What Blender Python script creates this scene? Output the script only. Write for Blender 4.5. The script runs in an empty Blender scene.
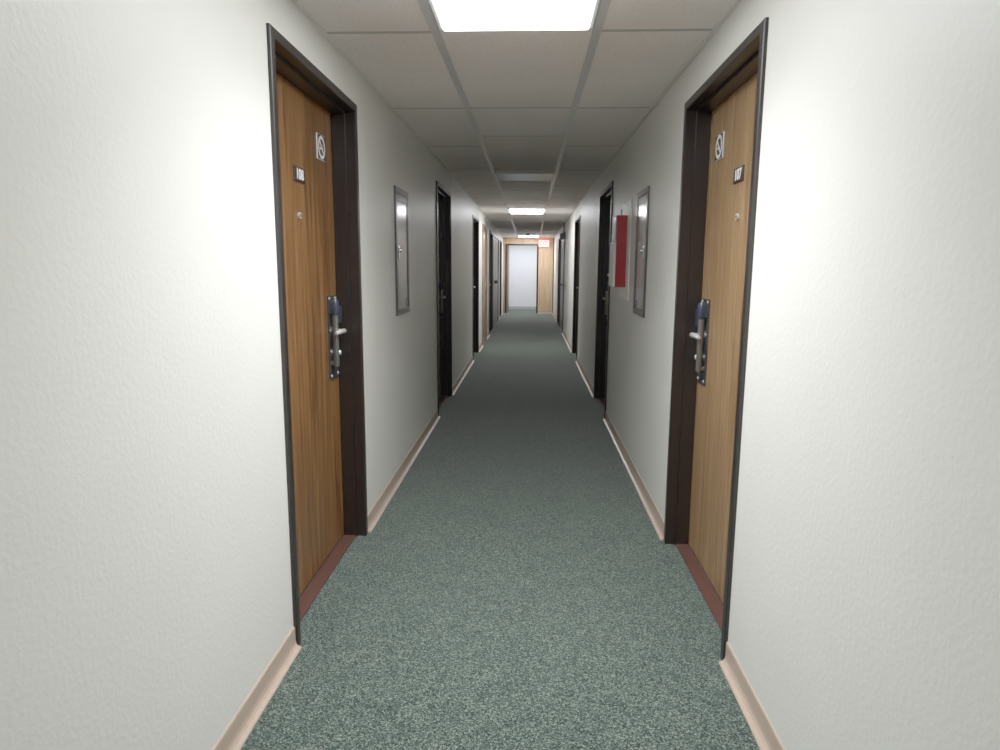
import bpy, bmesh, math, random
from mathutils import Vector, Matrix
random.seed(7)
SCN = bpy.context.scene
COL = SCN.collection
PI = math.pi

# ------------------------------------------------------------------ sizes
XL, XR = -0.824, 0.697          # corridor side walls
YB, YE = -4.5, 20.2             # behind the viewer, end wall
GL, GR = -0.378, 0.242          # main ceiling runners
ZK = [(-5, 2.22), (0, 2.222), (2, 2.235), (5.3, 2.277), (8, 2.285), (12, 2.272), (20.3, 2.232), (23, 2.232)]
def zc(y):                      # the old suspended ceiling bows a little
    for (a, b), (c, d) in zip(ZK, ZK[1:]):
        if y <= c: return b + (d - b) * (y - a) / (c - a)
    return ZK[-1][1]

# ------------------------------------------------------------------ materials
def new_mat(name):
    m = bpy.data.materials.new(name); m.use_nodes = True
    nt = m.node_tree; b = nt.nodes['Principled BSDF']
    return m, nt, b
def node(nt, t, **k):
    n = nt.nodes.new(t)
    for a, v in k.items():
        if a in n.inputs.keys() if hasattr(n.inputs, 'keys') else False: n.inputs[a].default_value = v
        else: setattr(n, a, v)
    return n
def ramp(nt, stops):
    r = nt.nodes.new('ShaderNodeValToRGB'); e = r.color_ramp.elements
    while len(e) < len(stops): e.new(0.5)
    for i, (p, c) in enumerate(stops):
        e[i].position = p; e[i].color = (*c, 1)
    return r
def coords(nt, scale=(1, 1, 1), out='Object'):
    tc = nt.nodes.new('ShaderNodeTexCoord'); mp = nt.nodes.new('ShaderNodeMapping')
    mp.inputs['Scale'].default_value = scale
    nt.links.new(tc.outputs[out], mp.inputs['Vector'])
    return mp.outputs['Vector']
def bump(nt, b, h, strength, dist=0.002):
    bp = nt.nodes.new('ShaderNodeBump'); bp.inputs['Strength'].default_value = strength
    bp.inputs['Distance'].default_value = dist
    nt.links.new(h, bp.inputs['Height']); nt.links.new(bp.outputs['Normal'], b.inputs['Normal'])

def simple(name, col, rough=0.5, metal=0.0, var=0.06, scale=30, spec=0.5, bmp=0.0):
    m, nt, b = new_mat(name)
    v = coords(nt); n = node(nt, 'ShaderNodeTexNoise'); n.inputs['Scale'].default_value = scale
    n.inputs['Detail'].default_value = 3
    nt.links.new(v, n.inputs['Vector'])
    lo = tuple(max(0, c * (1 - var)) for c in col); hi = tuple(min(1, c * (1 + var)) for c in col)
    r = ramp(nt, [(0.3, lo), (0.7, hi)])
    nt.links.new(n.outputs['Fac'], r.inputs['Fac']); nt.links.new(r.outputs['Color'], b.inputs['Base Color'])
    b.inputs['Roughness'].default_value = rough; b.inputs['Metallic'].default_value = metal
    b.inputs['Specular IOR Level'].default_value = spec
    if bmp: bump(nt, b, n.outputs['Fac'], bmp)
    return m

def wall_mat():
    m, nt, b = new_mat('painted_orange_peel_wall')
    v = coords(nt)
    n = node(nt, 'ShaderNodeTexNoise'); n.inputs['Scale'].default_value = 75; n.inputs['Detail'].default_value = 2.5
    n2 = node(nt, 'ShaderNodeTexNoise'); n2.inputs['Scale'].default_value = 1.6; n2.inputs['Detail'].default_value = 4
    nt.links.new(v, n.inputs['Vector']); nt.links.new(v, n2.inputs['Vector'])
    r = ramp(nt, [(0.3, (0.705, 0.70, 0.65)), (0.7, (0.75, 0.745, 0.695))])
    nt.links.new(n2.outputs['Fac'], r.inputs['Fac']); nt.links.new(r.outputs['Color'], b.inputs['Base Color'])
    r2 = ramp(nt, [(0.42, (0, 0, 0)), (0.66, (1, 1, 1))])
    nt.links.new(n.outputs['Fac'], r2.inputs['Fac'])
    bump(nt, b, r2.outputs['Color'], 0.10, 0.0025)
    b.inputs['Roughness'].default_value = 0.42; b.inputs['Specular IOR Level'].default_value = 0.4
    return m

def carpet_mat():
    m, nt, b = new_mat('green_fleck_carpet')
    v = coords(nt)
    vo = node(nt, 'ShaderNodeTexVoronoi'); vo.inputs['Scale'].default_value = 250
    nt.links.new(v, vo.inputs['Vector'])
    sep = nt.nodes.new('ShaderNodeSeparateColor'); nt.links.new(vo.outputs['Color'], sep.inputs['Color'])
    r = ramp(nt, [(0.0, (0.0020, 0.0050, 0.0055)), (0.22, (0.010, 0.021, 0.019)), (0.5, (0.033, 0.058, 0.050)),
                  (0.8, (0.088, 0.122, 0.099)), (1.0, (0.205, 0.230, 0.185))])
    nt.links.new(sep.outputs['Red'], r.inputs['Fac'])
    n = node(nt, 'ShaderNodeTexNoise'); n.inputs['Scale'].default_value = 9; n.inputs['Detail'].default_value = 5
    nt.links.new(v, n.inputs['Vector'])
    r2 = ramp(nt, [(0.3, (0.86, 0.9, 0.9)), (0.7, (1.06, 1.05, 1.03))])
    nt.links.new(n.outputs['Fac'], r2.inputs['Fac'])
    mx = nt.nodes.new('ShaderNodeMix'); mx.data_type = 'RGBA'; mx.blend_type = 'MULTIPLY'
    mx.inputs['Factor'].default_value = 1
    nt.links.new(r.outputs['Color'], mx.inputs[6]); nt.links.new(r2.outputs['Color'], mx.inputs[7])
    nt.links.new(mx.outputs[2], b.inputs['Base Color'])
    b.inputs['Roughness'].default_value = 0.9; b.inputs['Specular IOR Level'].default_value = 0.15
    b.inputs['Sheen Weight'].default_value = 0.25; b.inputs['Sheen Roughness'].default_value = 0.4
    bump(nt, b, vo.outputs['Distance'], 0.5, 0.003)
    return m

def tile_mat():
    m, nt, b = new_mat('mineral_fibre_ceiling_tile')
    v = coords(nt)
    n = node(nt, 'ShaderNodeTexNoise'); n.inputs['Scale'].default_value = 140; n.inputs['Detail'].default_value = 3
    n2 = node(nt, 'ShaderNodeTexNoise'); n2.inputs['Scale'].default_value = 2.2; n2.inputs['Detail'].default_value = 5
    nt.links.new(v, n.inputs['Vector']); nt.links.new(v, n2.inputs['Vector'])
    r = ramp(nt, [(0.33, (0.78, 0.72, 0.70)), (0.5, (0.91, 0.855, 0.835)), (0.7, (0.93, 0.88, 0.86))])
    nt.links.new(n.outputs['Fac'], r.inputs['Fac'])
    r2 = ramp(nt, [(0.3, (0.93, 0.92, 0.90)), (0.7, (1, 1, 1))]); nt.links.new(n2.outputs['Fac'], r2.inputs['Fac'])
    mx = nt.nodes.new('ShaderNodeMix'); mx.data_type = 'RGBA'; mx.blend_type = 'MULTIPLY'; mx.inputs['Factor'].default_value = 1
    nt.links.new(r.outputs['Color'], mx.inputs[6]); nt.links.new(r2.outputs['Color'], mx.inputs[7])
    nt.links.new(mx.outputs[2], b.inputs['Base Color'])
    b.inputs['Roughness'].default_value = 0.9; b.inputs['Specular IOR Level'].default_value = 0.2
    bump(nt, b, n.outputs['Fac'], 0.3, 0.002)
    return m

def wood_mat(name, dark, mid, light, rough=0.35, cathedral=0.0):
    m, nt, b = new_mat(name)
    v = coords(nt, (26, 26, 1.0))
    n = node(nt, 'ShaderNodeTexNoise'); n.inputs['Scale'].default_value = 1.6; n.inputs['Detail'].default_value = 6
    n.inputs['Distortion'].default_value = 0.4
    nt.links.new(v, n.inputs['Vector'])
    v2 = coords(nt, (150, 150, 3.5))
    n2 = node(nt, 'ShaderNodeTexNoise'); n2.inputs['Scale'].default_value = 2.0; n2.inputs['Detail'].default_value = 4
    nt.links.new(v2, n2.inputs['Vector'])
    add = nt.nodes.new('ShaderNodeMath'); add.operation = 'MULTIPLY_ADD'
    add.inputs[1].default_value = 0.42
    nt.links.new(n2.outputs['Fac'], add.inputs[0])
    last = None
    mul = nt.nodes.new('ShaderNodeMath'); mul.operation = 'MULTIPLY'; mul.inputs[1].default_value = 0.6
    nt.links.new(n.outputs['Fac'], mul.inputs[0])
    nt.links.new(mul.outputs[0], add.inputs[2])
    out = add.outputs[0]
    if cathedral:
        v3 = coords(nt, (4.2, 4.2, 0.55))
        w = node(nt, 'ShaderNodeTexWave'); w.wave_type = 'RINGS'; w.rings_direction = 'Y'
        w.inputs['Scale'].default_value = 5.5; w.inputs['Distortion'].default_value = 5; w.inputs['Detail'].default_value = 3
        nt.links.new(v3, w.inputs['Vector'])
        a2 = nt.nodes.new('ShaderNodeMath'); a2.operation = 'MULTIPLY_ADD'; a2.inputs[1].default_value = cathedral
        nt.links.new(w.outputs['Fac'], a2.inputs[0]); nt.links.new(out, a2.inputs[2]); out = a2.outputs[0]
    k = cathedral * .5
    r = ramp(nt, [(0.40 + k * .5, dark), (0.52 + k, mid), (0.63 + k * 1.4, light)])
    nt.links.new(out, r.inputs['Fac']); nt.links.new(r.outputs['Color'], b.inputs['Base Color'])
    b.inputs['Roughness'].default_value = rough; b.inputs['Specular IOR Level'].default_value = 0.45
    bump(nt, b, n2.outputs['Fac'], 0.06, 0.001)
    return m

def steel_mat(name, col, rough):
    m, nt, b = new_mat(name)
    v = coords(nt, (3, 3, 160))
    n = node(nt, 'ShaderNodeTexNoise'); n.inputs['Scale'].default_value = 3; n.inputs['Detail'].default_value = 3
    nt.links.new(v, n.inputs['Vector'])
    r = ramp(nt, [(0.3, tuple(c * 0.86 for c in col)), (0.7, col)])
    nt.links.new(n.outputs['Fac'], r.inputs['Fac']); nt.links.new(r.outputs['Color'], b.inputs['Base Color'])
    b.inputs['Metallic'].default_value = 1.0; b.inputs['Roughness'].default_value = rough
    return m

def emit_mat(name, col, strength, base=(0.8, 0.8, 0.8)):
    m, nt, b = new_mat(name)
    v = coords(nt); n = node(nt, 'ShaderNodeTexNoise'); n.inputs['Scale'].default_value = 60
    nt.links.new(v, n.inputs['Vector'])
    r = ramp(nt, [(0.2, tuple(c * 0.97 for c in col)), (0.8, col)])
    nt.links.new(n.outputs['Fac'], r.inputs['Fac']); nt.links.new(r.outputs['Color'], b.inputs['Emission Color'])
    b.inputs['Base Color'].default_value = (*base, 1); b.inputs['Roughness'].default_value = 0.6
    b.inputs['Emission Strength'].default_value = strength
    return m

M = {}
M['wall'] = wall_mat()
M['carpet'] = carpet_mat()
M['tile'] = tile_mat()
M['tee'] = simple('grey_ceiling_runner', (0.55, 0.54, 0.55), 0.3, var=0.03)
M['angle'] = simple('pale_wall_angle', (0.72, 0.71, 0.68), 0.35, var=0.03)
M['cross'] = simple('dull_cross_runner', (0.42, 0.40, 0.39), 0.4)
M['tee_dark'] = simple('shadow_gap', (0.10, 0.09, 0.085), 0.8)
M['base'] = simple('beige_vinyl_base', (0.4241, 0.3172, 0.2441), 0.28, var=0.04)
M['frame'] = simple('dark_brown_door_frame', (0.0085, 0.0052, 0.0045), 0.36, var=0.12, scale=14)
M['oakL'] = wood_mat('orange_brown_oak', (0.060, 0.021, 0.005), (0.148, 0.058, 0.0150), (0.215, 0.096, 0.030))
M['oakR'] = wood_mat('honey_oak', (0.120, 0.056, 0.019), (0.245, 0.132, 0.054), (0.385, 0.235, 0.115), cathedral=0.22)
M['panel'] = wood_mat('light_oak_panelling', (0.4428, 0.2772, 0.1530), (0.5627, 0.3764, 0.2264), (0.6350, 0.4486, 0.2934), 0.4)
M['brown_wood'] = wood_mat('pinkish_brown_wood', (0.1848, 0.1020, 0.0652), (0.2760, 0.1656, 0.1104), (0.3500, 0.2212, 0.1568), 0.3)
M['thresh'] = simple('red_brown_threshold', (0.060, 0.020, 0.014), 0.5, var=0.08)
M['lock'] = simple('black_lock_plate', (0.018, 0.019, 0.022), 0.4)
M['lockblue'] = simple('dark_blue_lock_cap', (0.0168, 0.0210, 0.0385), 0.35)
M['tube'] = simple('grey_grip_metal', (0.2400, 0.2320, 0.2160), 0.32, metal=0.85)
M['chrome'] = simple('chrome', (0.85, 0.85, 0.86), 0.12, metal=1.0, var=0.02)
M['nickel'] = simple('satin_nickel', (0.88, 0.87, 0.85), 0.3, metal=0.55, var=0.02)
M['screw'] = simple('bright_screw', (0.75, 0.73, 0.68), 0.3, metal=0.6, var=0.02)
M['brass'] = simple('pale_brass', (0.72, 0.60, 0.40), 0.3, metal=0.7)
M['signbrown'] = simple('dark_brown_sign', (0.022, 0.007, 0.005), 0.5)
M['white'] = simple('white_plastic', (0.80, 0.80, 0.78), 0.45, var=0.02)
M['offwhite'] = simple('pale_painted_board', (0.88, 0.89, 0.86), 0.4, var=0.02)
M['red'] = simple('red_enamel', (0.34, 0.004, 0.010), 0.35, var=0.08)
M['steel'] = steel_mat('brushed_steel', (0.22, 0.22, 0.225), 0.17)
M['steeld'] = steel_mat('brushed_steel_frame', (0.13, 0.13, 0.13), 0.3)
M['greydoor'] = simple('grey_painted_steel_door', (0.1600, 0.1480, 0.1440), 0.4, var=0.04)
M['greybox'] = simple('dark_grey_plastic', (0.05, 0.052, 0.052), 0.5)
M['black'] = simple('black_metal', (0.014, 0.014, 0.014), 0.45)
M['lamp'] = emit_mat('lit_fluorescent_lens', (0.955, 0.985, 1.0), 6.0)
M['lamp_far'] = emit_mat('lit_fluorescent_lens_far', (0.97, 0.985, 1.0), 15.0)
M['lamp_off'] = simple('unlit_prismatic_lens', (0.62, 0.61, 0.57), 0.3, var=0.05, scale=120, bmp=0.3)
M['lampframe'] = simple('white_fixture_frame', (0.72, 0.71, 0.69), 0.35, var=0.02)
M['exit_face'] = emit_mat('lit_exit_face', (1.0, 0.62, 0.56), 0.52)
M['exit_red'] = emit_mat('lit_exit_letters', (1.0, 0.22, 0.20), 0.5, (0.6, 0.05, 0.05))
M['exit_case'] = emit_mat('glowing_red_exit_case', (1.0, 0.10, 0.10), 0.7, (0.6, 0.1, 0.1))
M['hallwall'] = simple('white_hall_wall', (0.74, 0.75, 0.80), 0.6, var=0.02)
M['hallbase'] = simple('grey_hall_base', (0.36, 0.37, 0.38), 0.5)

# ------------------------------------------------------------------ mesh builder
class MB:
    def __init__(s): s.bm = bmesh.new(); s.mi = 0
    def face(s, vs):
        try: f = s.bm.faces.new(vs); f.material_index = s.mi; return f
        except ValueError: return None
    def quad(s, a, b, c, d): return s.face([s.bm.verts.new(p) for p in (a, b, c, d)])
    def box(s, x0, x1, y0, y1, z0, z1, bev=0.0, seg=2):
        x0, x1 = sorted((x0, x1)); y0, y1 = sorted((y0, y1)); z0, z1 = sorted((z0, z1))
        t = bmesh.new(); r = bmesh.ops.create_cube(t, size=1)
        for v in t.verts: v.co = Vector((x0 + (v.co.x + .5) * (x1 - x0), y0 + (v.co.y + .5) * (y1 - y0), z0 + (v.co.z + .5) * (z1 - z0)))
        if bev: bmesh.ops.bevel(t, geom=list(t.edges), offset=min(bev, .45 * min(x1 - x0, y1 - y0, z1 - z0)), segments=seg, affect='EDGES', profile=0.6)
        s.merge(t); return s
    def merge(s, t):
        mp = {}
        for v in t.verts: mp[v.index if False else v] = s.bm.verts.new(v.co)
        for f in t.faces: s.face([mp[v] for v in f.verts])
        t.free()
    def tube(s, pts, r, seg=14, cap=True):
        pts = [Vector(p) for p in pts]; rs = r if isinstance(r, (list, tuple)) else [r] * len(pts)
        rings = []
        for i, p in enumerate(pts):
            d = (pts[min(i + 1, len(pts) - 1)] - pts[max(i - 1, 0)]).normalized()
            up = Vector((0, 0, 1)) if abs(d.z) < .9 else Vector((1, 0, 0))
            a = d.cross(up).normalized(); b = a.cross(d).normalized()
            rings.append([s.bm.verts.new(p + (a * math.cos(2 * PI * k / seg) + b * math.sin(2 * PI * k / seg)) * rs[i]) for k in range(seg)])
        for A, B in zip(rings, rings[1:]):
            for k in range(seg): s.face([A[k], A[(k + 1) % seg], B[(k + 1) % seg], B[k]])
        if cap: s.face(rings[0][::-1]); s.face(rings[-1])
        return s
    def prism(s, poly, fn):            # poly: 2D points, fn(p, k) -> 3D for k in 0,1
        A = [s.bm.verts.new(fn(p, 0)) for p in poly]; B = [s.bm.verts.new(fn(p, 1)) for p in poly]
        n = len(poly)
        for k in range(n): s.face([A[k], A[(k + 1) % n], B[(k + 1) % n], B[k]])
        s.face(A[::-1]); s.face(B); return s
    def frame_sweep(s, prof, W, H, closed=False, z0=0.0):
        # prof: (inset, out) polygon swept round an opening W x H; local -y is out
        if closed: st = [lambda a: (a, z0 + a), lambda a: (a, H - a), lambda a: (W - a, H - a), lambda a: (W - a, z0 + a)]
        else: st = [lambda a: (a, z0), lambda a: (a, H - a), lambda a: (W - a, H - a), lambda a: (W - a, z0)]
        R = [[s.bm.verts.new((f(a)[0], -d, f(a)[1])) for a, d in prof] for f in st]
        n = len(prof); pairs = list(zip(R, R[1:])) + ([(R[-1], R[0])] if closed else [])
        for A, B in pairs:
            for k in range(n): s.face([A[k], A[(k + 1) % n], B[(k + 1) % n], B[k]])
        if not closed: s.face(R[0][::-1]); s.face(R[-1])
        return s
    def disc_ring(s, cx, cz, y, r0, r1, seg=36):
        A = [s.bm.verts.new((cx + r0 * math.cos(2 * PI * k / seg), y, cz + r0 * math.sin(2 * PI * k / seg))) for k in range(seg)]
        B = [s.bm.verts.new((cx + r1 * math.cos(2 * PI * k / seg), y, cz + r1 * math.sin(2 * PI * k / seg))) for k in range(seg)]
        for k in range(seg): s.face([A[k], A[(k + 1) % seg], B[(k + 1) % seg], B[k]])
        return s
    def text(s, txt, cx, cz, y, size, depth=0.0006, bold=0.0, sx=1.0):
        cu = bpy.data.curves.new('t', 'FONT'); cu.body = txt; cu.size = size; cu.align_x = 'CENTER'; cu.align_y = 'CENTER'
        cu.extrude = depth; cu.offset = bold
        o = bpy.data.objects.new('t', cu); COL.objects.link(o)
        dg = bpy.context.evaluated_depsgraph_get(); me = bpy.data.meshes.new_from_object(o.evaluated_get(dg))
        t = bmesh.new(); t.from_mesh(me)
        for v in t.verts: v.co = Vector((cx + v.co.x * sx, y - v.co.z, cz + v.co.y))
        s.merge(t); bpy.data.objects.remove(o); bpy.data.curves.remove(cu); bpy.data.meshes.remove(me)
        return s
    def build(s, name, mats, parent=None, smooth=False, recalc=True):
        if recalc: bmesh.ops.recalc_face_normals(s.bm, faces=list(s.bm.faces))
        me = bpy.data.meshes.new(name); s.bm.to_mesh(me); s.bm.free()
        for m in (mats if isinstance(mats, (list, tuple)) else [mats]): me.materials.append(m)
        if smooth:
            for p in me.polygons: p.use_smooth = True
            try: me.set_sharp_from_angle(angle=math.radians(40))
            except Exception: pass
        o = bpy.data.objects.new(name, me); COL.objects.link(o)
        if parent: o.parent = parent
        return o

def tag(o, label, cat, group=None, kind=None):
    o['label'] = label; o['category'] = cat
    if group: o['group'] = group
    if kind: o['kind'] = kind
    return o
def thing(name, label, cat, loc=(0, 0, 0), rz=0.0, group=None, kind=None):
    o = bpy.data.objects.new(name, None); COL.objects.link(o)
    o.location = loc; o.rotation_euler = (0, 0, rz); o.empty_display_size = 0.1
    return tag(o, label, cat, group, kind)
def dup(root, name, label, loc, group=None, skip=()):
    r = root.copy(); COL.objects.link(r); r.name = name; r.location = loc; r['label'] = label
    if group: r['group'] = group
    for ch in list(root.children):
        if ch.name.split('.')[0] in skip: continue
        c = ch.copy(); COL.objects.link(c); c.parent = r
        for g in list(ch.children):
            d = g.copy(); COL.objects.link(d); d.parent = c
    return r

# ------------------------------------------------------------------ door layout
DW, DH = 1.045, 2.085
LEFT = [(2.166, 'std'), (5.895, 'std'), (9.60, 'std'), (11.50, 'wood'), (13.46, 'std'), (14.62, 'grey'), (18.08, 'std')]
RIGHT = [(2.156, 'std'), (5.905, 'std'), (9.66, 'std'), (13.93, 'grey'), (15.80, 'std')]
GWL, GWR, WW = 2.66, 1.84, 1.12
def wid(kind, side): return DW if kind == 'std' else WW if kind == 'wood' else (GWL if side == 'L' else GWR)

# ------------------------------------------------------------------ room shell
f = MB(); f.box(-2.6, 2.6, YB, 22.6, -0.12, 0.0)
floor = f.build('floor', M['carpet']); tag(floor, 'green flecked low-pile carpet running down the corridor', 'carpet floor', kind='structure')

def side_wall(name, side, doors, label):
    w = MB(); X = XL if side == 'L' else XR; T = -0.22 if side == 'L' else 0.22
    ys = YB
    for y0, k in doors:
        wd = wid(k, side)
        w.box(X, X + T, ys, y0 + 0.03, 0, 2.4)
        w.box(X, X + T, y0 + 0.03, y0 + wd - 0.03, DH - 0.03, 2.4)
        ys = y0 + wd - 0.03
    w.box(X, X + T, ys, YE + 0.14, 0, 2.4)
    return tag(w.build(name, M['wall']), label, 'wall', kind='structure')
side_wall('wall_left', 'L', LEFT, 'off-white textured corridor wall on the left of the picture')
side_wall('wall_right', 'R', RIGHT, 'off-white textured corridor wall on the right of the picture')
b = MB(); b.box(XL - .22, XR + .22, YB - 0.1, YB, 0, 2.4)
tag(b.build('wall_back', M['wall']), 'off-white wall closing the corridor behind the viewer', 'wall', kind='structure')

# end wall, clad in light oak, with a doorway in it
OX0, OX1, OH = -0.700, 0.185, 2.012       # clear opening
e = MB()
e.box(XL, OX0 - .055, YE, YE + .14, 0, 2.4); e.box(OX1 + .03, XR, YE, YE + .14, 0, 2.4)
e.box(OX0 - .055, OX1 + .03, YE, YE + .14, OH + .03, 2.4)
tag(e.build('wall_end', M['panel']), 'light oak panelled wall closing the far end of the corridor', 'wall', kind='structure')
t = MB(); t.box(XR - .028, XR - .002, YE - .018, YE - .001, 0.0, 2.226)
tag(t.build('trim_1', M['frame']), 'thin dark vertical corner strip right of the far oak panelling', 'trim', kind='structure')

# crossing hall behind the far doorway
h = MB(); h.box(-2.6, 2.6, 22.25, 22.4, 0, 2.4); h.box(-2.6, -2.45, 20.34, 22.25, 0, 2.4); h.box(2.45, 2.6, 20.34, 22.25, 0, 2.4)
h.box(-2.6, XL - .22, 20.2, 20.34, 0, 2.4); h.box(XR + .22, 2.6, 20.2, 20.34, 0, 2.4)
tag(h.build('wall_hall', M['hallwall']), 'plain white wall seen through the doorway at the far end', 'wall', kind='structure')
h = MB(); h.box(-2.45, 2.45, 22.236, 22.249, 0, 0.085)
tag(h.build('baseboard_hall', M['hallbase']), 'grey base along the white wall beyond the far doorway', 'baseboard', kind='structure')

# ------------------------------------------------------------------ ceiling
side_rows = [YB] + [2.745 + 1.322 * k for k in range(-5, 14)] + [YE]
side_rows = sorted(y for y in side_rows if YB <= y <= YE)
LIGHTS = [(1.48, 2.72, True), (6.70, 7.352, False), (10.92, 11.60, True), (18.95, 19.75, True)]
mid_rows = [YB, -3.6, -2.38, -1.16, 0.28, 1.48, 2.72, 4.06, 4.962, 6.70, 7.352, 8.42, 9.6, 10.92, 11.60, 12.9, 14.26, 15.70, 17.3, 18.95, 19.75, YE]
tile = MB()
def tiles(x0, x1, rows, skip=()):
    for a, c in zip(rows, rows[1:]):
        if any(abs(a - s[0]) < 1e-4 for s in skip): continue
        if c - a < 0.05: continue
        mids = [a + .012] + [y for y, _ in ZK if a + .1 < y < c - .1] + [c - .012]
        for p, q in zip(mids, mids[1:]):
            tile.quad((x0 + .012, p, zc(p)), (x0 + .012, q, zc(q)), (x1 - .012, q, zc(q)), (x1 - .012, p, zc(p)))
tiles(XL, GL, side_rows); tiles(GR, XR, side_rows); tiles(GL, GR, mid_rows, LIGHTS)
tile.mi = 1                                # plenum deck above, so no light leaks
tile.box(XL, XR, YB, YE, 2.36, 2.39)
tile.mi = 0
tile.quad((-2.6, 20.34, 2.232), (-2.6, 22.4, 2.232), (2.6, 22.4, 2.232), (2.6, 20.34, 2.232))
tag(tile.build('ceiling', [M['tile'], M['tee_dark']], recalc=False), 'suspended ceiling of pale speckled tiles in three rows', 'ceiling', kind='structure')

def runner(x0, x1, name, label, mat, dz=0.004, drop=0.0):
    r = MB(); ys = sorted([YB, YE] + [y for y, _ in ZK if YB < y < YE] + [k * 1.0 for k in range(-4, 20)])
    for a, c in zip(ys, ys[1:]):
        P = []
        for y in (a, c):
            for x, z in ((x0, zc(y) - dz - drop), (x1, zc(y) - dz - drop), (x1, zc(y) + .02), (x0, zc(y) + .02)): P.append(r.bm.verts.new((x, y, z)))
        for k in range(4): r.face([P[k], P[(k + 1) % 4], P[4 + (k + 1) % 4], P[4 + k]])
    return tag(r.build(name, mat), label, 'ceiling runner', kind='structure')
runner(GL - .017, GL + .017, 'trim_2', 'long grey ceiling runner left of the light panels', M['tee'])
runner(GR - .017, GR + .017, 'trim_3', 'long grey ceiling runner right of the light panels', M['tee'])
runner(XL + .0005, XL + .018, 'trim_4', 'narrow angle where the ceiling meets the left wall', M['angle'])
runner(XR - .018, XR - .0005, 'trim_5', 'narrow angle where the ceiling meets the right wall', M['angle'])
c = MB()
def cross(x0, x1, y):
    z = zc(y); c.box(x0, x1, y - .012, y + .012, z - .0008, z + .02)
for y in side_rows[1:-1]:
    cross(XL + .022, GL - .017, y); cross(GR + .017, XR - .022, y)
for y in mid_rows[1:-1]: cross(GL + .017, GR - .017, y)
tag(c.build('trim_6', M['cross']), 'short cross runners between the ceiling tiles', 'ceiling runner', kind='structure')

# ------------------------------------------------------------------ ceiling lights
def ceiling_light(y0, y1, lit, label):
    yc = (y0 + y1) / 2; z = zc(yc); L = (y1 - y0) / 2; W = (GR - GL) / 2 - .02; drop = (.012 if y0 < 5 or y0 > 15 else .022) if lit else 0.03
    t = thing('ceiling_light', label, 'ceiling light', ((GL + GR) / 2, yc, z), group='recessed light panels down the corridor')
    t.rotation_euler[0] = math.atan2(zc(y1) - zc(y0), y1 - y0)
    fr = MB(); k = .016
    for a in ((-W, W, -L + .006, -L + k + .006), (-W, W, L - k - .006, L - .006), (-W, -W + k, -L + .006, L - .006), (W - k, W, -L + .006, L - .006)):
        fr.box(*a, -.006 if lit else -drop - .004, 0.05, .002, 1)
    fr.box(-W + .002, W - .002, -L + .008, L - .008, 0.05, 0.055)
    fr.build('frame', M['lampframe'], t)
    d = MB()
    if lit: d.box(-W + k, W - k, -L + k + .006, L - k - .006, -drop, .01, .008, 3)
    else: d.box(-W + k, W - k, -L + k + .006, L - k - .006, -drop + .001, -drop + .006)
    d.build('diffuser', (M['lamp'] if y0 < 5 else M['lamp_far']) if lit else M['lamp_off'], t)
labels = ['large bright white ceiling light panel nearest the viewer, between the first pair of doors',
          'unlit pale ceiling light panel with its diffuser dark, halfway down the corridor',
          'lit ceiling light panel shining as a white bar midway to the far doorway',
          'lit ceiling light panel right above the far oak panelling']
for (a, q, lit), lb in zip(LIGHTS, labels): ceiling_light(a, q, lit, lb)

s = thing('smoke_detector', 'small round smoke detector on the ceiling just before the far end light', 'smoke detector', (-0.075, 17.9, zc(17.9)))
a = MB(); a.tube([(0, 0, .002), (0, 0, -.012)], [.062, .06], 24); a.build('base', M['white'], s, True)
a = MB(); a.tube([(0, 0, -.012), (0, 0, -.03), (0, 0, -.042)], [.05, .047, .03], 24); a.build('sensor_cap', M['greybox'], s, True)

# ------------------------------------------------------------------ baseboards
BP = [(0, 0), (.027, 0), (.027, .004), (.025, .0062), (.013, .0105), (.008, .018), (.006, .03), (.006, .074), (.004, .080), (0, .081)]
def baseboard(name, side, doors, label):
    m = MB(); X = XL if side == 'L' else XR; sg = 1 if side == 'L' else -1
    ys = YB; segs = []
    for y0, k in doors:
        if y0 - ys > .03: segs.append((ys, y0 - .001))
        ys = y0 + wid(k, side) + .001
    segs.append((ys, YE - .02))
    for a, q in segs: m.prism(BP, lambda p, k: (X + sg * p[0], a if k == 0 else q, p[1]))
    return tag(m.build(name, M['base']), label, 'baseboard', kind='structure')
baseboard('baseboard_left', 'L', LEFT, 'beige vinyl cove base along the left wall')
baseboard('baseboard_right', 'R', RIGHT, 'beige vinyl cove base along the right wall')
m = MB(); m.prism(BP, lambda p, k: (OX1 + .06 if k == 0 else XR - .03, YE - p[0], p[1]))
tag(m.build('baseboard_end', M['base']), 'short beige base under the far oak panelling', 'baseboard', kind='structure')

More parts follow.
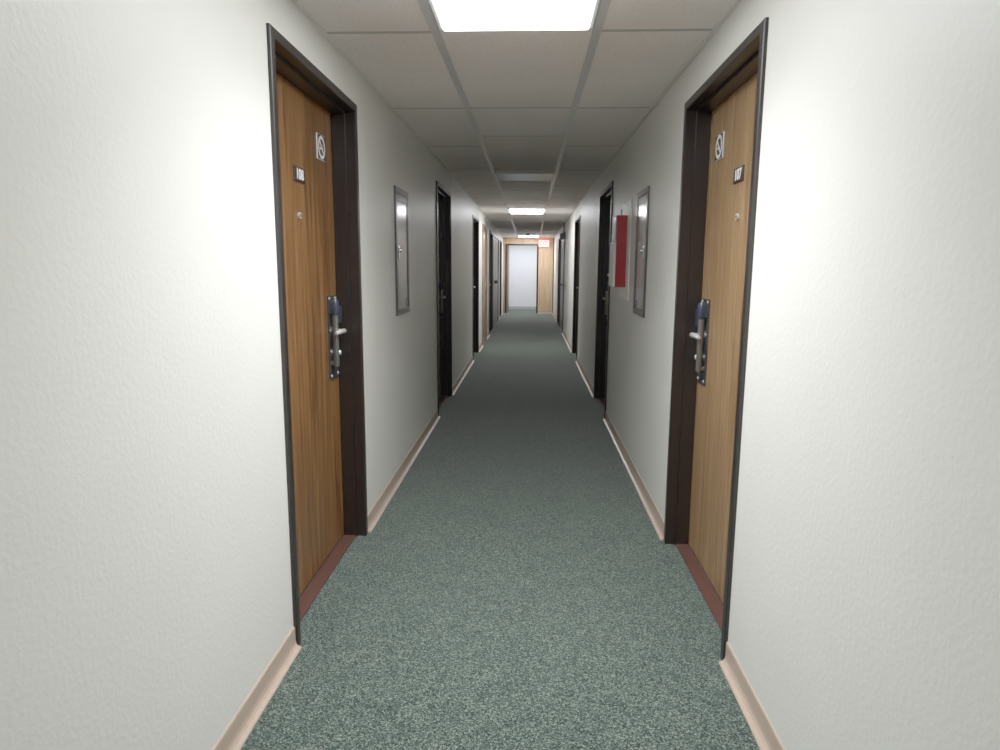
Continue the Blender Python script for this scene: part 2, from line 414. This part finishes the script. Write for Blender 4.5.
# ------------------------------------------------------------------ doors
FPROF = [(0, 0), (0, .010), (.003, .013), (.033, .013), (.036, .010), (.036, -.034), (.049, -.036), (.049, -.098), (.0305, -.098), (.0305, 0)]
def std_door(name, side, y0, label, number, wood):
    m = 1 if side == 'L' else -1
    loc = (XL, y0, 0) if m > 0 else (XR, y0 + DW, 0)
    t = thing(name, label, 'door', loc, PI / 2 * m, 'dark-framed room doors along the corridor', 'structure')
    fx = (lambda u: u) if m > 0 else (lambda u: DW - u)
    MB().frame_sweep(FPROF, DW, DH).build('door_frame', M['frame'], t)
    th = MB(); th.box(.0495, DW - .0495, .038, .099, .0005, .009, .003, 2); th.build('threshold', M['thresh'], t)
    lf = MB(); lf.box(.034, DW - .034, .1, .145, .012, DH - .034, .0015, 1)
    leaf = lf.build('door_leaf', wood, t); Y = .1
    # viewer
    v = MB(); cx = fx(.520); v.tube([(cx, Y, 1.545), (cx, Y - .007, 1.545)], .0135, 20)
    v.mi = 1; v.tube([(cx, Y - .0072, 1.545), (cx, Y - .0088, 1.545)], [.007, .005], 16)
    v.build('peephole', [M['screw'], M['black']], leaf, True)
    # number plate
    if number:
        pc = fx(.535); p = MB(); p.box(pc - .062, pc + .062, Y - .005, Y - .0002, 1.675, 1.733, .0015, 1)
        pl = p.build('number_plate', M['signbrown'], t)
        n = MB(); n.text(number, pc, 1.704, Y - .0058, .055, .0005, .0016, 1.05); n.build('numerals', M['white'], pl)
    # no smoking plaque, thick white body with a dark face
    sc = fx(.829); z = 1.858
    p = MB(); p.box(sc - .056, sc + .056, Y - .0055, Y - .0002, z - .053, z + .053, .001, 1)
    p.mi = 1; p.box(sc - .0535, sc + .0535, Y - .006, Y - .0055, z - .051, z + .051)
    pl = p.build('no_smoking_sign', [M['white'], M['signbrown']], t)
    g = MB(); yy = Y - .0064; g.disc_ring(sc, z, yy, .035, .049)
    # slash
    d = Vector((1, 0, -1)).normalized(); nn = Vector((1, 0, 1)).normalized()
    g.quad(*[Vector((sc, yy - .0001, z)) + d * a_ + nn * b_ for a_, b_ in ((-.036, -.0055), (.036, -.0055), (.036, .0055), (-.036, .0055))])
    # cigarette and smoke
    g.quad((sc - .026, yy, z - .009), (sc + .014, yy, z - .009), (sc + .014, yy, z - .001), (sc - .026, yy, z - .001))
    g.quad((sc + .017, yy, z - .009), (sc + .022, yy, z - .009), (sc + .022, yy, z - .001), (sc + .017, yy, z - .001))
    g.quad((sc + .017, yy, z + .003), (sc + .021, yy, z + .003), (sc + .024, yy, z + .017), (sc + .020, yy, z + .017))
    g.build('no_smoking_symbol', M['white'], pl, recalc=False)
    # lock set
    lk = MB(); c0 = fx(.915); lk.box(c0 - .066, c0 + .066, Y - .007, Y - .0002, .825, 1.213, .004, 2)
    lock = lk.build('lock_plate', M['lock'], t)
    for du, zz in ((-.052, 1.2), (.045, 1.2), (-.050, .842), (.050, .842)):
        q = MB(); uc = fx(.915 + du); q.tube([(uc, Y - .0068, zz), (uc, Y - .0092, zz), (uc, Y - .0102, zz)], [.0075, .007, .0035], 12)
        q.build('screw', M['screw'], lock, True)
    q = MB(); ug = fx(.870)
    q.tube([(ug, Y - .029, .885), (ug, Y - .029, .892), (ug, Y - .029, 1.15)], [.011, .0145, .0145], 18)
    q.box(ug - .010, ug + .010, Y - .026, Y - .005, .893, .912, .003); q.box(ug - .010, ug + .010, Y - .026, Y - .005, 1.13, 1.148, .003)
    q.build('grip_bar', M['tube'], lock, True)
    q = MB(); q.tube([(ug, Y - .030, 1.125), (ug, Y - .030, 1.130), (ug, Y - .030, 1.185), (ug, Y - .030, 1.2)], [.016, .019, .019, .012], 18)
    q.box(ug - .016, ug + .016, Y - .03, Y - .005, 1.13, 1.19, .004); q.build('grip_cap', M['lockblue'], lock, True)
    ur = fx(.935)
    q = MB(); q.box(ur - .028, ur + .028, Y - .036, Y - .006, 1.085, 1.165, .007, 3); q.build('reader_housing', M['lockblue'], lock, True)
    q = MB(); ul = fx(.930)
    q.tube([(ul, Y - .006, 1.047), (ul, Y - .014, 1.047)], [.026, .023], 24)
    q.tube([(ul, Y - .012, 1.047), (ul, Y - .054, 1.047)], .0095, 16)
    sgn = -m
    q.tube([(ul - sgn * .010, Y - .049, 1.047), (ul, Y - .052, 1.047), (ul + sgn * .05, Y - .053, 1.049), (ul + sgn * .098, Y - .050, 1.047), (ul + sgn * .108, Y - .046, 1.046)], [.010, .012, .0105, .010, .007], 14)
    q.build('lever_handle', M['nickel'], lock, True)
    q = MB(); q.tube([(ul, Y - .006, .945), (ul, Y - .03, .945), (ul, Y - .034, .945)], [.014, .0125, .009], 18)
    q.build('key_cylinder', M['nickel'], lock, True)
    return t

d1 = std_door('door_1', 'L', LEFT[0][0], 'orange-brown wood door in a dark frame reading 108, nearest on the left', '108', M['oakL'])
d2 = std_door('door_2', 'R', RIGHT[0][0], 'honey-coloured wood door in a dark frame reading 107, nearest on the right', '107', M['oakR'])
grp = 'dark-framed room doors along the corridor'
dup(d1, 'door_3', 'dark door recess on the left wall, just past the left steel cabinet', (XL, LEFT[1][0], 0), grp, ('number_plate',))
dup(d2, 'door_4', 'dark door recess on the right wall, just past the red box', (XR, RIGHT[1][0] + DW, 0), grp, ('number_plate',))
dup(d1, 'door_5', 'dark door recess on the left wall, third door from the viewer', (XL, LEFT[2][0], 0), grp, ('number_plate',))
dup(d2, 'door_6', 'dark door recess on the right wall, third door from the viewer', (XR, RIGHT[2][0] + DW, 0), grp, ('number_plate',))
dup(d1, 'door_7', 'dark door recess on the left wall between the small brown door and the grey doors', (XL, LEFT[4][0], 0), grp, ('number_plate',))
dup(d1, 'door_8', 'last dark door recess on the left wall, nearest the far oak panelling', (XL, LEFT[6][0], 0), grp, ('number_plate',))
dup(d2, 'door_9', 'last dark door recess on the right wall, nearest the far oak panelling', (XR, RIGHT[4][0] + DW, 0), grp, ('number_plate',))

SPROF = [(0, 0), (0, .014), (.005, .018), (.045, .018), (.05, .014), (.05, -.05), (.0305, -.05), (.0305, 0)]
# brown wooden door, shallow frame
t = thing('door_10', 'narrow pinkish-brown wooden door with a pale lever, left wall after the third dark door', 'door', (XL, LEFT[3][0], 0), PI / 2, kind='structure')
MB().frame_sweep(SPROF, WW, DH).build('door_frame', M['brown_wood'], t)
q = MB(); q.box(.052, WW - .052, .008, .05, .01, DH - .052, .002, 1); q.build('door_leaf', M['brown_wood'], t)
q = MB(); uc = WW - .16
q.box(uc - .03, uc + .03, 0.002, .0078, .92, 1.14, .003, 2); pl = q.build('handle_plate', M['brass'], t)
q = MB(); q.tube([(uc, .002, 1.035), (uc, -.075, 1.035)], .012, 14); q.tube([(uc + .012, -.07, 1.035), (uc - .13, -.07, 1.037)], .013, 14)
q.build('lever_handle', M['brass'], pl, True)

# grey double doors
def grey_door(name, side, y0, W, label):
    m = 1 if side == 'L' else -1
    t = thing(name, label, 'door', (XL, y0, 0) if m > 0 else (XR, y0 + W, 0), PI / 2 * m, kind='structure')
    MB().frame_sweep(SPROF, W, DH).build('door_frame', M['frame'], t)
    fx = (lambda u: u) if m > 0 else (lambda u: W - u)
    mid = W / 2
    for i, (a, c_) in enumerate(((.053, mid - .002), (mid + .002, W - .053))):
        q = MB(); q.box(fx(a), fx(c_), .006, .05, .01, DH - .053, .002, 1)
        lf = q.build('door_leaf', M['greydoor'], t)
        for z in (.28, 1.02, 1.77):
            k = fx(a + .012) if i == 0 else fx(c_ - .012)
            q = MB(); q.tube([(k, .0, z - .055), (k, .0, z + .055)], .011, 10); q.build('hinge', M['black'], lf, True)
        u0, u1 = (mid - .42, mid - .06) if i == 0 else (mid + .06, mid + .42)
        z = 1.02
        if m > 0 and i == 0:
            q = MB(); q.box(u0, u0 + .06, -.05, .0055, z - .035, z + .035, .006); q.box(u1 - .06, u1, -.05, .0055, z - .035, z + .035, .006)
            q.box(u0 + .03, u1 - .03, -.085, -.045, z - .022, z + .022, .006); q.build('push_bar', M['black'], lf)
        elif i == 0:
            kx = fx(mid - .07); q = MB(); q.tube([(kx, .0055, z - .03), (kx, -.012, z - .03), (kx, -.03, z - .03), (kx, -.05, z - .03), (kx, -.062, z - .03)], [.03, .014, .014, .03, .02], 16)
            q.build('door_knob', M['black'], lf, True)
    return t
grey_door('door_11', 'L', LEFT[5][0], GWL, 'wide grey metal double door with a black push bar on the left wall')
grey_door('door_12', 'R', RIGHT[3][0], GWR, 'grey metal double door with a dark knob on the right wall')

# far doorway frame and its opened leaf
W = OX1 - OX0 + .10; t = thing('door_13', 'open doorway with a dark frame in the far oak-panelled wall', 'doorway', (OX0 - .05, YE, 0), 0, kind='structure')
EP = [(0, 0), (0, .014), (.05, .014), (.05, -.139), (.02, -.139), (.02, 0)]
q = MB(); R = []
L0, R0, TH = -.045, W - .0, OH + .045
MB().frame_sweep([(0, .0005), (0, .016), (.048, .016), (.048, -.145), (.0, -.145)], W, OH + .042).build('door_frame', M['frame'], t)
q = MB(); a0 = .05; q.box(a0, a0 + .042, .147, .97, .012, OH - .01, .002, 1); lf = q.build('door_leaf', M['brown_wood'], t)
q = MB(); q.box(-.028, -.0005, -.012, -.0005, 0, OH + .02, .003); q.build('side_casing', M['brown_wood'], t)
for z in (.30, 1.05, 1.75):
    q = MB(); q.tube([(.058, .140, z - .05), (.058, .140, z + .05)], .013, 10); q.build('hinge', M['tube'], lf, True)

# ------------------------------------------------------------------ wall things
def cabinet(side, y0, y1, z0, z1, label):
    m = 1 if side == 'L' else -1; W = y1 - y0; H = z1 - z0
    t = thing('steel_cabinet', label, 'wall cabinet', (XL, y0, z0) if m > 0 else (XR, y1, z0), PI / 2 * m, 'flush steel cabinets facing each other')
    fx = (lambda u: u) if m > 0 else (lambda u: W - u)
    MB().frame_sweep([(0, .0004), (0, .008), (.004, .011), (.034, .011), (.038, .006), (.038, .0004)], W, H, True).build('cabinet_frame', M['steeld'], t)
    piv = fx(W - .0385); q = MB(); q.box(.0385 - piv, W - .0385 - piv, -.0055, -.0005, .0385, H - .085, .0015, 1); d = q.build('cabinet_door', M['steel'], t)
    d.location = (piv, 0, 0); d.rotation_euler = (0, 0, .016 * m)      # door turned slightly, latch edge proud, to catch the midway light's reflection
    q = MB(); q.box(.0385, W - .0385, -.0075, -.0005, H - .083, H - .0385, .0015, 1); q.build('top_rail', M['steeld'], t)
    uc = fx(.066) - piv; q = MB()
    q.box(uc - .014, uc + .014, -.011, -.0055, .35, .43, .002); q.tube([(uc, -.010, .40), (uc, -.024, .40), (uc, -.030, .40)], [.011, .011, .006], 14)
    q.build('latch', M['chrome'], d, True)
    q = MB(); q.box(fx(W - .13) - piv, fx(W - .06) - piv, -.0065, -.0056, .05, .10); q.build('vent_plate', M['steeld'], d)
cabinet('L', 4.085, 4.515, 1.047, 1.830, 'tall flush steel wall cabinet on the left wall past the door reading 108')
cabinet('R', 4.085, 4.505, 1.052, 1.830, 'tall flush steel wall cabinet on the right wall past the door reading 107')

o = MB(); o.box(XR - .006, XR + .001, 4.79, 5.26, 1.120, 1.825, .003, 2)
tag(o.build('wall_panel', M['offwhite']), 'pale panel fixed to the right wall behind the red box', 'wall panel')
t = thing('fire_cabinet', 'red metal fire box with a white front, on the pale panel of the right wall', 'wall cabinet', (XR - .0055, 5.165, 1.212), -PI / 2)
W, H, D = .235, .512, .076
q = MB(); q.box(0, W, -D, .0065, 0, H, .004, 2); q.build('box_body', M['red'], t)
q = MB(); q.box(.012, W - .006, -D - .018, -D - .0005, .004, .325, .005, 2); fp = q.build('front_panel', M['white'], t)
q = MB(); q.tube([(.06, -D - .018, .085), (.06, -D - .030, .085), (.06, -D - .036, .085)], [.012, .012, .006], 14); q.build('knob', M['chrome'], fp, True)
q = MB(); q.box(.012, W - .006, -D - .006, -D - .0005, .335, H - .006, .003); q.build('upper_panel', M['steeld'], t)
q = MB(); q.tube([(W - .12, -.03, H), (W - .12, -.03, H + .05)], .006, 10); q.build('conduit_stub', M['tube'], t, True)

# alarm box and conduit above the grey doors on the right
t = thing('alarm_horn', 'dark grey alarm box with a conduit, beside the top of the right grey doors', 'alarm', (XR, 13.84, 1.985), -PI / 2)
q = MB(); q.box(-.075, .075, -.105, -.002, -.062, .062, .01, 2); q.build('housing', M['greybox'], t)
q = MB(); q.tube([(0, -.105, 0), (0, -.112, 0), (0, -.112, 0.0)], [.05, .045, .02], 20); q.build('grille', M['black'], t, True)
q = MB(); q.tube([(0, -.03, .062), (0, -.03, 2.262 - 1.985 - .006)], .011, 10); q.build('conduit', M['greybox'], t, True)

t = thing('switch_plate', 'small grey switch plate on the right wall beside the grey doors', 'switch', (XR, 13.25, 1.0), -PI / 2)
q = MB(); q.box(-.036, .036, -.007, -.0004, -.058, .058, .003); q.build('plate', M['tube'], t)
q = MB(); q.box(-.006, .006, -.018, -.0068, -.012, .012, .002); q.build('toggle', M['greybox'], t)

# exit sign
t = thing('exit_sign', 'lit red and white EXIT sign at the top of the far oak panelling', 'exit sign', (.39, YE, 2.066), 0)
q = MB(); q.box(-.158, .158, -.055, -.001, -.1, .1, .006, 2); q.build('case', M['exit_case'], t)
q = MB(); q.box(-.15, .15, -.058, -.0552, -.092, .092, .001, 1); fc = q.build('face', M['exit_face'], t)
q = MB(); q.text('EXIT', 0, 0, -.0588, .155, .0006, .003, .74); q.build('letters', M['exit_red'], fc)
q = MB(); q.box(-.03, .03, -.04, -.016, .0995, 2.232 - 2.066 - .008, .002, 1); q.build('canopy', M['exit_case'], t)

# ------------------------------------------------------------------ light in the crossing hall, world
def area(name, loc, size, power, col=(1, 1, 1)):
    l = bpy.data.lights.new(name, 'AREA'); l.shape = 'RECTANGLE'; l.size, l.size_y = size; l.energy = power; l.color = col
    o = bpy.data.objects.new(name, l); o.location = loc; COL.objects.link(o); return o
area('hall_ceiling_lamp', (-.2, 21.3, 2.2), (1.6, .5), 21, (.93, .96, 1.0))
tl = area('troffer_lamp', ((GL + GR) / 2, 2.09, zc(2.09) - .016), (.5, 1.1), 17, (.955, .985, 1.0))   # the prismatic lens throws most light down
tl.data.spread = math.radians(128)
w = bpy.data.worlds.new('world'); SCN.world = w; w.use_nodes = True
w.node_tree.nodes['Background'].inputs['Color'].default_value = (.5, .52, .55, 1)
w.node_tree.nodes['Background'].inputs['Strength'].default_value = 0.05

# ------------------------------------------------------------------ camera
pitch, yaw, roll, f_px, hcam = .159180, -.0438909, .00686829, 667.2865, 1.34507
cp, sp, cy, sy = math.cos(pitch), math.sin(pitch), math.cos(yaw), math.sin(yaw)
fwd = Vector((sy * cp, cy * cp, -sp)); right = Vector((cy, -sy, 0)); up = right.cross(fwd)
cr, sr = math.cos(roll), math.sin(roll)
r2 = right * cr + up * sr; u2 = up * cr - right * sr
cam = bpy.data.cameras.new('camera'); co = bpy.data.objects.new('camera', cam); COL.objects.link(co)
mw = Matrix((r2, u2, -fwd)).transposed().to_4x4(); mw.translation = Vector((0, 0, hcam)); co.matrix_world = mw
cam.sensor_width = 36; cam.lens = f_px * 36 / 1000; cam.clip_start = .02; cam.clip_end = 100
SCN.camera = co
SCN.view_settings.view_transform = 'Standard'
SCN.view_settings.look = 'None'
SCN.view_settings.exposure = 0.66
SCN.view_settings.gamma = 1.42
SCN.cycles.max_bounces = 14; SCN.cycles.diffuse_bounces = 10
